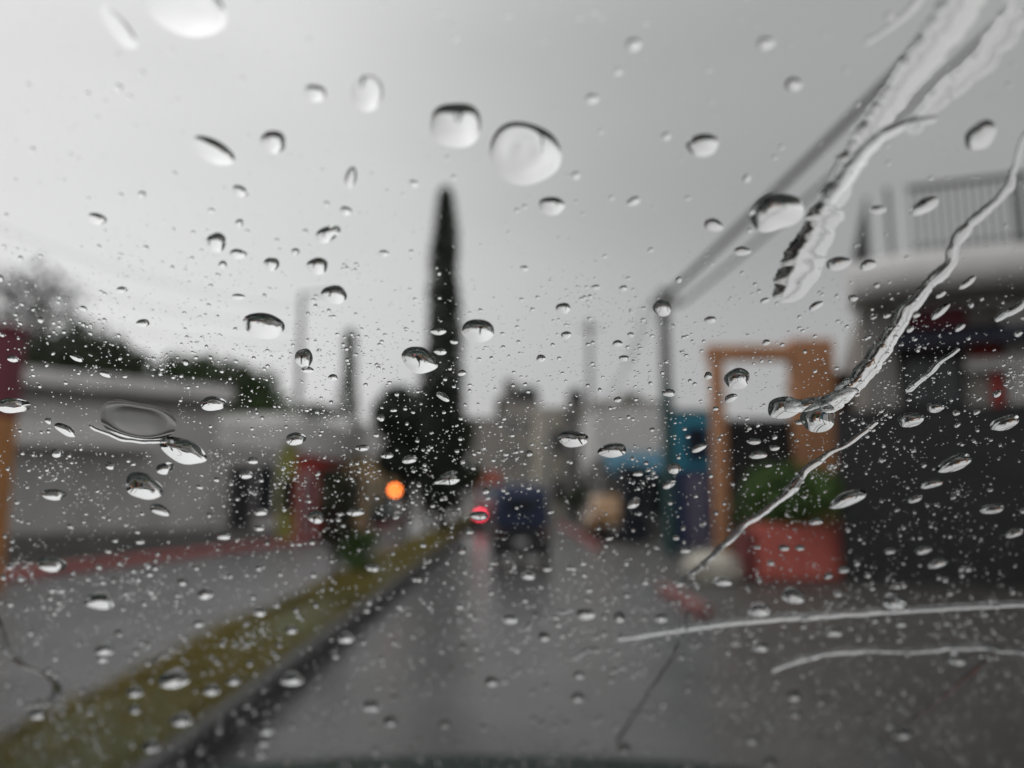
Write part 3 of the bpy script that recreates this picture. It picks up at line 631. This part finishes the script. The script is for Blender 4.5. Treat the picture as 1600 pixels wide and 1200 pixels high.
def to_obj(name, vs, fs, sm, label, group=None):
    c = Vector((0, 0, 0))
    W3 = [gpt(*v) for v in vs]
    for q in W3: c += q
    c /= len(W3)
    me = bpy.data.meshes.new(name); me.from_pydata([tuple(q - c) for q in W3], [], [tuple(reversed(f)) for f in fs]); me.materials.append(wm); me.polygons.foreach_set('use_smooth', sm); me.update()
    o = link(name, me, None, c); tag(o, label, 'raindrop' if name == 'raindrop' else 'rivulet', group); return o
def span(out):
    us = [p[0] for p in out]; vs = [p[1] for p in out]; return max(us) - min(us), max(vs) - min(vs)
rg = random.Random(99)
NDROP = [0]; PLACED = []
CLASS = [('tiny bead like raindrop, a speck of water on the windscreen', 'tiny bead raindrops'), ('small oval raindrop on the windscreen', 'small oval raindrops'), ('small slanted elongated raindrop on the windscreen', 'small slanted raindrops'),
         ('medium flat oval raindrop with dark upper crescent on the windscreen', 'medium oval raindrops'), ('medium slanted raindrop with dark upper edge on the windscreen', 'medium slanted raindrops'), ('medium nearly round raindrop on the windscreen', 'medium round raindrops'), ('large raindrop bulging on the windscreen', 'large raindrops')]
def raindrop(cx, cy, w, h, rot=0, label=None, wob=.07, pear=0, k=.25, plateau=0, sq=2.0, skew=None, ripple=None, group=None):
    skew = (.06 if plateau else rg.uniform(.28, .46)) if skew is None else skew
    big = max(w, h); n = 40 if big > 40 else (24 if big > 18 else 16)
    out = drop_outline(cx, cy, w, h, rot, n, rg, wob, pear, sq); a, b = span(out)
    vs, fs, sm = dome(out, k * min(a, b) if not plateau else k * min(a, b) * .5, 10 if big > 40 else 7, skew, plateau, ripple)
    if not label:
        asp = w / h; sl = abs(rot) > 14 and asp > 1.4
        i = 0 if big < 13 else ((2 if sl else 1) if big < 24 else ((4 if sl else (5 if asp < 1.35 else 3)) if big < 50 else 6))
        label, group = CLASS[i]
    NDROP[0] += 1; PLACED.append((cx, cy, max(w, h) / 2))
    return to_obj('raindrop', vs, fs, sm, label, group)
# drops with a look of their own
raindrop(292, 10, 122, 96, 22, 'largest raindrop, cut by the upper glass, with one dark side', k=.2)
raindrop(185, 44, 84, 28, 52, 'long thin slanted raindrop next to the largest drop', k=.15)
raindrop(573, 146, 50, 58, 0, 'round ring-like raindrop taller than wide', k=.22, wob=.03)
raindrop(712, 196, 78, 70, 4, 'big squarish raindrop with black cap along its flat top', k=.27, wob=.03, sq=2.6)
raindrop(820, 240, 116, 96, 8, 'big flattened raindrop with a dented rim and two dark marks', k=.3, plateau=3.2, wob=.05,
         ripple=lambda r, a: .45 * math.exp(-((r - .45) / .2) ** 2) * math.sin(a * 6.28 * 1 + 2.2))
raindrop(332, 236, 74, 36, 28, 'long slanted raindrop with black line along its upper edge', k=.24, wob=.03)
raindrop(412, 509, 66, 40, 8, 'wide raindrop with thick black crown and white belly', k=.23, wob=.04)
raindrop(655, 563, 60, 42, 18, 'lozenge shaped raindrop with pointed ends', k=.22, sq=1.6, wob=.04)
raindrop(747, 517, 52, 36, 4, 'plump oval raindrop with black upper half beside the lozenge shaped one', k=.24, wob=.03)
raindrop(1213, 332, 84, 58, -20, 'big slanted raindrop with broad black top beside the wide water smear', k=.28, sq=2.3)
raindrop(215, 657, 118, 60, 8, 'flat puddle-like film of water, transparent with a thin rim', k=.028, plateau=9, wob=.05, sq=2.5,
         ripple=lambda r, a: .18 * math.exp(-((r - .75) / .12) ** 2))
raindrop(286, 704, 76, 40, 22, 'comet shaped raindrop hanging from the flat puddle', k=.21, sq=1.7, pear=.1)
raindrop(224, 760, 58, 42, 20, 'lumpy bean shaped raindrop with black upper half', k=.22, wob=.1)
raindrop(700, 748, 42, 18, -6, 'ragged bird shaped splash of water', k=.16, wob=.3)
raindrop(1279, 652, 58, 46, -18, 'bulging raindrop at the foot of the long crooked rivulet', k=.24)
raindrop(1226, 637, 54, 36, -10, 'bulging raindrop at the tip of the rivulet side branch', k=.24)
for d in [(427, 222, 42, 34, 15), (492, 146, 34, 28, 15), (151, 342, 30, 18, 15), (375, 299, 28, 16, 25), (338, 379, 30, 32, 20), (372, 397, 26, 16, 5), (424, 413, 24, 22), (512, 366, 42, 24, -30),
          (496, 416, 32, 28), (522, 461, 40, 30, 10), (475, 560, 27, 32), (540, 330, 20, 14), (548, 278, 18, 34, 10), (862, 322, 42, 28), (1098, 227, 50, 36), (1115, 352, 30, 20, 10), (1532, 212, 56, 40, -35),
          (1445, 322, 50, 22, -30), (1372, 328, 26, 14, -5), (1310, 412, 38, 22, -12), (1356, 414, 28, 17, -20), (1240, 132, 26, 22), (1197, 68, 28, 20), (990, 70, 24, 20), (925, 155, 20, 16), (990, 315, 22, 13, -20),
          (1160, 393, 28, 14, 5), (1035, 482, 28, 26), (880, 482, 24, 17), (1152, 592, 42, 32, -15), (1142, 622, 20, 13, -25), (895, 686, 48, 26), (957, 704, 44, 23, -3), (1045, 614, 22, 12), (1092, 700, 26, 12, -22),
          (1053, 732, 22, 18, -10), (1045, 757, 22, 12, -25), (990, 786, 24, 15, -30), (997, 740, 18, 9), (333, 631, 42, 22), (102, 672, 36, 16, 28), (258, 732, 30, 18, -10), (250, 797, 34, 16, 18), (84, 773, 38, 18),
          (20, 634, 54, 24, 3), (89, 708, 20, 14), (462, 686, 32, 20), (384, 742, 22, 13), (395, 720, 18, 11), (350, 837, 24, 14), (80, 882, 46, 24, 4), (155, 941, 50, 22, 6), (320, 929, 24, 16), (407, 800, 22, 12),
          (405, 825, 18, 10), (494, 808, 26, 20), (555, 800, 28, 13), (583, 887, 24, 12), (540, 998, 28, 14), (825, 900, 24, 12), (855, 888, 18, 10), (640, 718, 24, 13, -15), (688, 550, 20, 10), (685, 518, 26, 11),
          (692, 620, 24, 11, 30), (748, 806, 28, 12), (915, 960, 34, 16), (968, 964, 20, 18), (1033, 966, 22, 14), (1423, 656, 44, 22, -8), (1461, 637, 28, 17, -5), (1570, 661, 48, 22, -20), (1492, 724, 56, 24, -20),
          (1325, 780, 60, 22, -22), (1455, 756, 40, 13, -10), (1550, 795, 38, 16, -10), (1430, 780, 24, 11, -20), (1240, 932, 38, 22, 5), (1187, 955, 38, 17), (1398, 942, 38, 22), (1178, 690, 22, 10), (1185, 711, 28, 13, -5),
          (1469, 487, 36, 13, -38), (1512, 442, 34, 10, -38), (1500, 512, 20, 9, -35), (270, 1064, 48, 24), (210, 1083, 28, 13), (210, 1110, 20, 11), (282, 1127, 36, 16), (235, 1168, 32, 15), (330, 1080, 28, 14), (365, 1065, 22, 12), (455, 1063, 38, 17),
          (415, 1140, 30, 17), (410, 1160, 22, 14), (405, 1179, 20, 13), (580, 1104, 30, 17), (610, 1127, 24, 15), (695, 1131, 18, 14), (768, 1065, 22, 15), (850, 995, 20, 14), (797, 968, 24, 15), (903, 1090, 22, 15),
          (905, 1055, 18, 12), (1175, 1155, 24, 16), (1240, 1087, 26, 17), (1242, 1115, 20, 14), (1188, 1012, 28, 13), (1303, 989, 28, 13), (1410, 1147, 30, 17), (1390, 1133, 18, 13), (1497, 1032, 30, 15), (1203, 1192, 26, 15),
          (975, 1169, 22, 16), (1408, 975, 18, 11), (162, 1017, 30, 15), (160, 1030, 20, 11), (405, 957, 22, 13), (310, 975, 18, 10), (455, 985, 20, 11), (58, 1117, 28, 15), (1443, 860, 28, 12, -14), (1390, 861, 18, 11), (1465, 880, 34, 14, -15),
          (1275, 815, 24, 11, -12), (1225, 856, 18, 10), (1250, 856, 16, 9), (1585, 833, 30, 13, -18), (1318, 890, 20, 11), (1130, 910, 34, 11), (1070, 860, 18, 9), (223, 505, 22, 12), (190, 453, 18, 10), (372, 464, 20, 10), (120, 560, 22, 9, 20),
          (165, 585, 20, 9, 20), (1470, 460, 18, 10, -30), (566, 700, 22, 10), (605, 712, 20, 9), (480, 578, 20, 10), (520, 590, 16, 10), (965, 537, 16, 11), (1110, 500, 18, 12), (975, 560, 16, 10), (1333, 466, 16, 10), (1195, 470, 16, 8, -20),
          (1275, 478, 26, 11, -30), (1210, 700, 18, 9), (1250, 660, 16, 8)]:
    raindrop(*d, k=(.28 if d[1] < 300 else .235 if d[1] < 600 else .215 if d[1] < 900 else .40) + .04 * rg.random())
# more of the smaller drops, spread unevenly
def density(x, y):
    return .35 + .65 * min(1, max(0, (y - 200) / 500)) if y < 900 else .7
tries = 0
while NDROP[0] < 298 and tries < 9000:
    tries += 1
    x, y = rg.uniform(-10, 1610), rg.uniform(-10, 1210)
    if rg.random() > density(x, y): continue
    w = 7.5 + 6.5 * rg.random() ** 2
    if any((x - a) ** 2 + (y - b) ** 2 < (r + w * .8) ** 2 for a, b, r in PLACED): continue
    rot = -(x - 700) / 900 * 26 + rg.uniform(-10, 10); asp = rg.uniform(1.0, 1.9) if y > 350 else rg.uniform(.9, 1.4)
    raindrop(x, y, w * asp ** .5, w / asp ** .5, rot, wob=.1, k=.22 + .05 * rg.random())

# rivulets
def rivulet(path, label, k=.3, wob=.16, step=5, seed=1, group=None, jitter=1.5, skw=.42):
    r2 = random.Random(seed); P_ = [Vector((a, b)) for a, b, _ in path]; Ws = [q[2] for q in path]
    L = [0]
    for i in range(1, len(P_)): L.append(L[-1] + (P_[i] - P_[i - 1]).length)
    n = max(8, int(L[-1] / step)); cs = []
    for s in range(n + 1):
        d = L[-1] * s / n; i = max(j for j in range(len(L) - 1) if L[j] <= d + 1e-6); q = (d - L[i]) / (L[i + 1] - L[i])
        p0, p1, p2, p3 = P_[max(i - 1, 0)], P_[i], P_[i + 1], P_[min(i + 2, len(P_) - 1)]
        p = .5 * ((2 * p1) + (p2 - p0) * q + (2 * p0 - 5 * p1 + 4 * p2 - p3) * q * q + (3 * p1 - p0 - 3 * p2 + p3) * q ** 3)
        w = Ws[i] + (Ws[i + 1] - Ws[i]) * q
        w *= 1 + wob * (mnoise.noise(Vector((d * .05, seed * 3.1, 0))) * 1.6 + mnoise.noise(Vector((d * .16, seed * 7.7, 4))) * .9)
        e0 = min(1, d / (w * 1.3 + 1)); e1 = min(1, (L[-1] - d) / (w * 1.3 + 1)); en = math.sqrt(max(0, 1 - (1 - e0) ** 2)) * math.sqrt(max(0, 1 - (1 - e1) ** 2))
        j = Vector((mnoise.noise(Vector((d * .04, seed, 9))), mnoise.noise(Vector((d * .04, seed, 5))))) * jitter * 2
        cs.append((p + j, max(.25, w * en)))
    G = [(Vector(guv(*p)), w) for p, w in cs]
    vs, fs, sm = [], [], []; M = 11; Hs = []
    for i, (g, w) in enumerate(G):
        t_ = (G[min(i + 1, n)][0] - G[max(i - 1, 0)][0]).normalized(); nn = Vector((-t_.y, t_.x))
        px = cs[i][0]; g1 = Vector(guv(px.x + 1, px.y)); sc = (g1 - g).length; hw = w * sc
        for m in range(M):
            u = -1 + 2 * m / (M - 1); u = math.sin(u * math.pi / 2)
            uu = u - skw * nn.y * (1 - u * u)
            vs.append((g.x + nn.x * uu * hw, g.y + nn.y * uu * hw, LIFT + k * 2 * hw * (1 - u * u)))
    for i in range(n):
        for m in range(M - 1):
            a = i * M + m; fs.append((a, a + M, a + M + 1, a + 1)); sm.append(True)
    o = len(vs)
    for i in range(n + 1): vs.append((*vs[i * M][:2], LIFT)); vs.append((*vs[i * M + M - 1][:2], LIFT))
    for i in range(n): a = o + i * 2; fs.append((a, a + 1, a + 3, a + 2)); sm.append(False)
    for i in (0, n): pass
    to_obj('rivulet', vs, fs, sm, label, group)
rivulet([(1612, 190, 5), (1592, 240, 6), (1577, 290, 8), (1548, 322, 9), (1510, 356, 12), (1492, 385, 11), (1484, 412, 12), (1455, 442, 13), (1420, 482, 15), (1388, 530, 17), (1362, 568, 19), (1335, 600, 21), (1305, 628, 20), (1290, 645, 16)], 'long crooked rivulet of rain running down past the balcony railing', .25, .22, seed=3)
rivulet([(1338, 606, 12), (1285, 628, 15), (1225, 636, 17)], 'short thick side branch of the long crooked rivulet', .22, .12, seed=4)
rivulet([(1372, 658, 5), (1330, 690, 7), (1290, 712, 8), (1258, 737, 9), (1235, 766, 10), (1200, 795, 9), (1160, 822, 9), (1142, 842, 7), (1105, 875, 7), (1056, 918, 6)], 'thin rivulet running from the gateway down to the pavement', .24, .22, seed=5)
rivulet([(1499, 543, 4), (1462, 573, 8), (1440, 592, 8), (1415, 614, 9)], 'short straight rivulet beside the long crooked one', .26, .2, seed=6)
rivulet([(1612, 466, 10), (1585, 484, 11), (1552, 500, 8)], 'short rivulet entering beside the white column', .26, .2, seed=7)
rivulet([(1530, -40, 34), (1480, 40, 34), (1425, 110, 30), (1370, 190, 26), (1325, 262, 24), (1290, 335, 26), (1262, 392, 32), (1242, 440, 36), (1226, 474, 26)], 'wide smear of water sliding down in a thick tongue', .14, .2, seed=8)
rivulet([(1465, 186, 6), (1410, 196, 10), (1360, 228, 13), (1322, 275, 15), (1290, 322, 13)], 'dark ridge of water across the wide smear', .3, .15, seed=9)
rivulet([(1445, -10, 7), (1405, 32, 6), (1350, 70, 4)], 'thin faint rivulet at the top beside the wide smear', .2, .2, seed=10)
rivulet([(1610, -20, 30), (1540, 90, 26), (1470, 150, 18), (1420, 210, 12)], 'broad faint film of water next to the wide smear', .07, .25, seed=16)
rivulet([(962, 1001, 5), (1060, 986, 7), (1160, 973, 8.5), (1280, 964, 8.5), (1400, 956, 8), (1500, 950, 8), (1612, 944, 8)], 'long pale wiped line of water, nearly level, smoother than its neighbour', .58, .1, seed=11, jitter=.6)
rivulet([(1205, 1052, 5), (1240, 1036, 6), (1300, 1022, 8), (1360, 1018, 7.5), (1430, 1019, 6), (1520, 1013, 8), (1612, 1022, 7)], 'broken pale wiped line of water below the smoother one', .58, .3, seed=12)
rivulet([(892, 1032, 5), (928, 1011, 5)], 'short pale dash of water near the end of the smooth line', .5, .1, seed=13)
rivulet([(1078, 955, 4), (1062, 1010, 4), (1020, 1076, 4.5), (985, 1130, 4.5), (962, 1164, 4)], 'thin dark trickle of water over the road', .12, .25, seed=14)
rivulet([(1562, 1012, 3), (1500, 1066, 4.5), (1455, 1102, 4.5), (1412, 1134, 3)], 'thin dark trickle of water under the broken line', .12, .25, seed=15)
rivulet([(-8, 960, 6), (8, 1008, 8), (40, 1042, 7), (74, 1056, 6), (90, 1080, 7), (72, 1098, 8), (36, 1104, 6)], 'hook shaped dark trickle of water over the side road', .2, .25, seed=17)
rivulet([(238, 1038, 4), (256, 1022, 5), (288, 1018, 3)], 'short curved dark trickle of water over the median grass', .2, .2, seed=18)
rivulet([(140, 664, 4), (180, 684, 5), (225, 690, 5), (262, 690, 4)], 'thin bright rim of water under the flat puddle', .3, .2, seed=19)

# fine spray: thousands of specks of water
def spray():
    r3 = random.Random(2024); V, Fc, S = [], [], []
    cl = [(r3.uniform(0, 1600), 380 + 820 * r3.random(), r3.uniform(15, 80)) for _ in range(150)]
    n = 0
    while n < 15000:
        m = r3.random()
        if m < .45:
            c = r3.choice(cl); x, y = r3.gauss(c[0], c[2]), r3.gauss(c[1], c[2] * .7)
        else: x, y = r3.uniform(-20, 1620), r3.uniform(-20, 1220)
        dn = .24 if y < 330 else (.24 + .76 * min(1, max(0, y - 330) / 260) ** 1.3)
        if y > 880: dn *= .8
        if r3.random() > dn: continue
        s = min(6.5, 1.45 * r3.random() ** -.48)
        if y > 880: s *= 1.45
        if y < 330: s *= 1.2
        n += 1
        if any(abs(x - a) < r + s and abs(y - b) < r * .8 + s for a, b, r in PLACED): continue
        rot = -(x - 700) / 900 * 26 + r3.uniform(-14, 14); asp = r3.uniform(1.0, 1.7)
        out = drop_outline(x, y, s * asp ** .5, s / asp ** .5, rot, 9 if s > 3.5 else 7, r3, .1)
        a, b = span(out); vs, fs, sm = dome(out, ((.28 if y < 880 else .4) + .1 * r3.random()) * min(a, b), 3, .38, 0, None, 1.0 if y < 560 else .7)
        o = len(V); V.extend(tuple(gpt(*v)) for v in vs); Fc.extend(tuple(i + o for i in f) for f in fs); S.extend(sm)
    me = bpy.data.meshes.new('rain_spray'); me.from_pydata(V, [], [tuple(reversed(f)) for f in Fc]); me.materials.append(wm); me.polygons.foreach_set('use_smooth', S); me.update()
    tag(link('rain_spray', me), 'fine spray of countless tiny water specks over the whole windscreen', 'rain spray', kind='stuff')
spray()
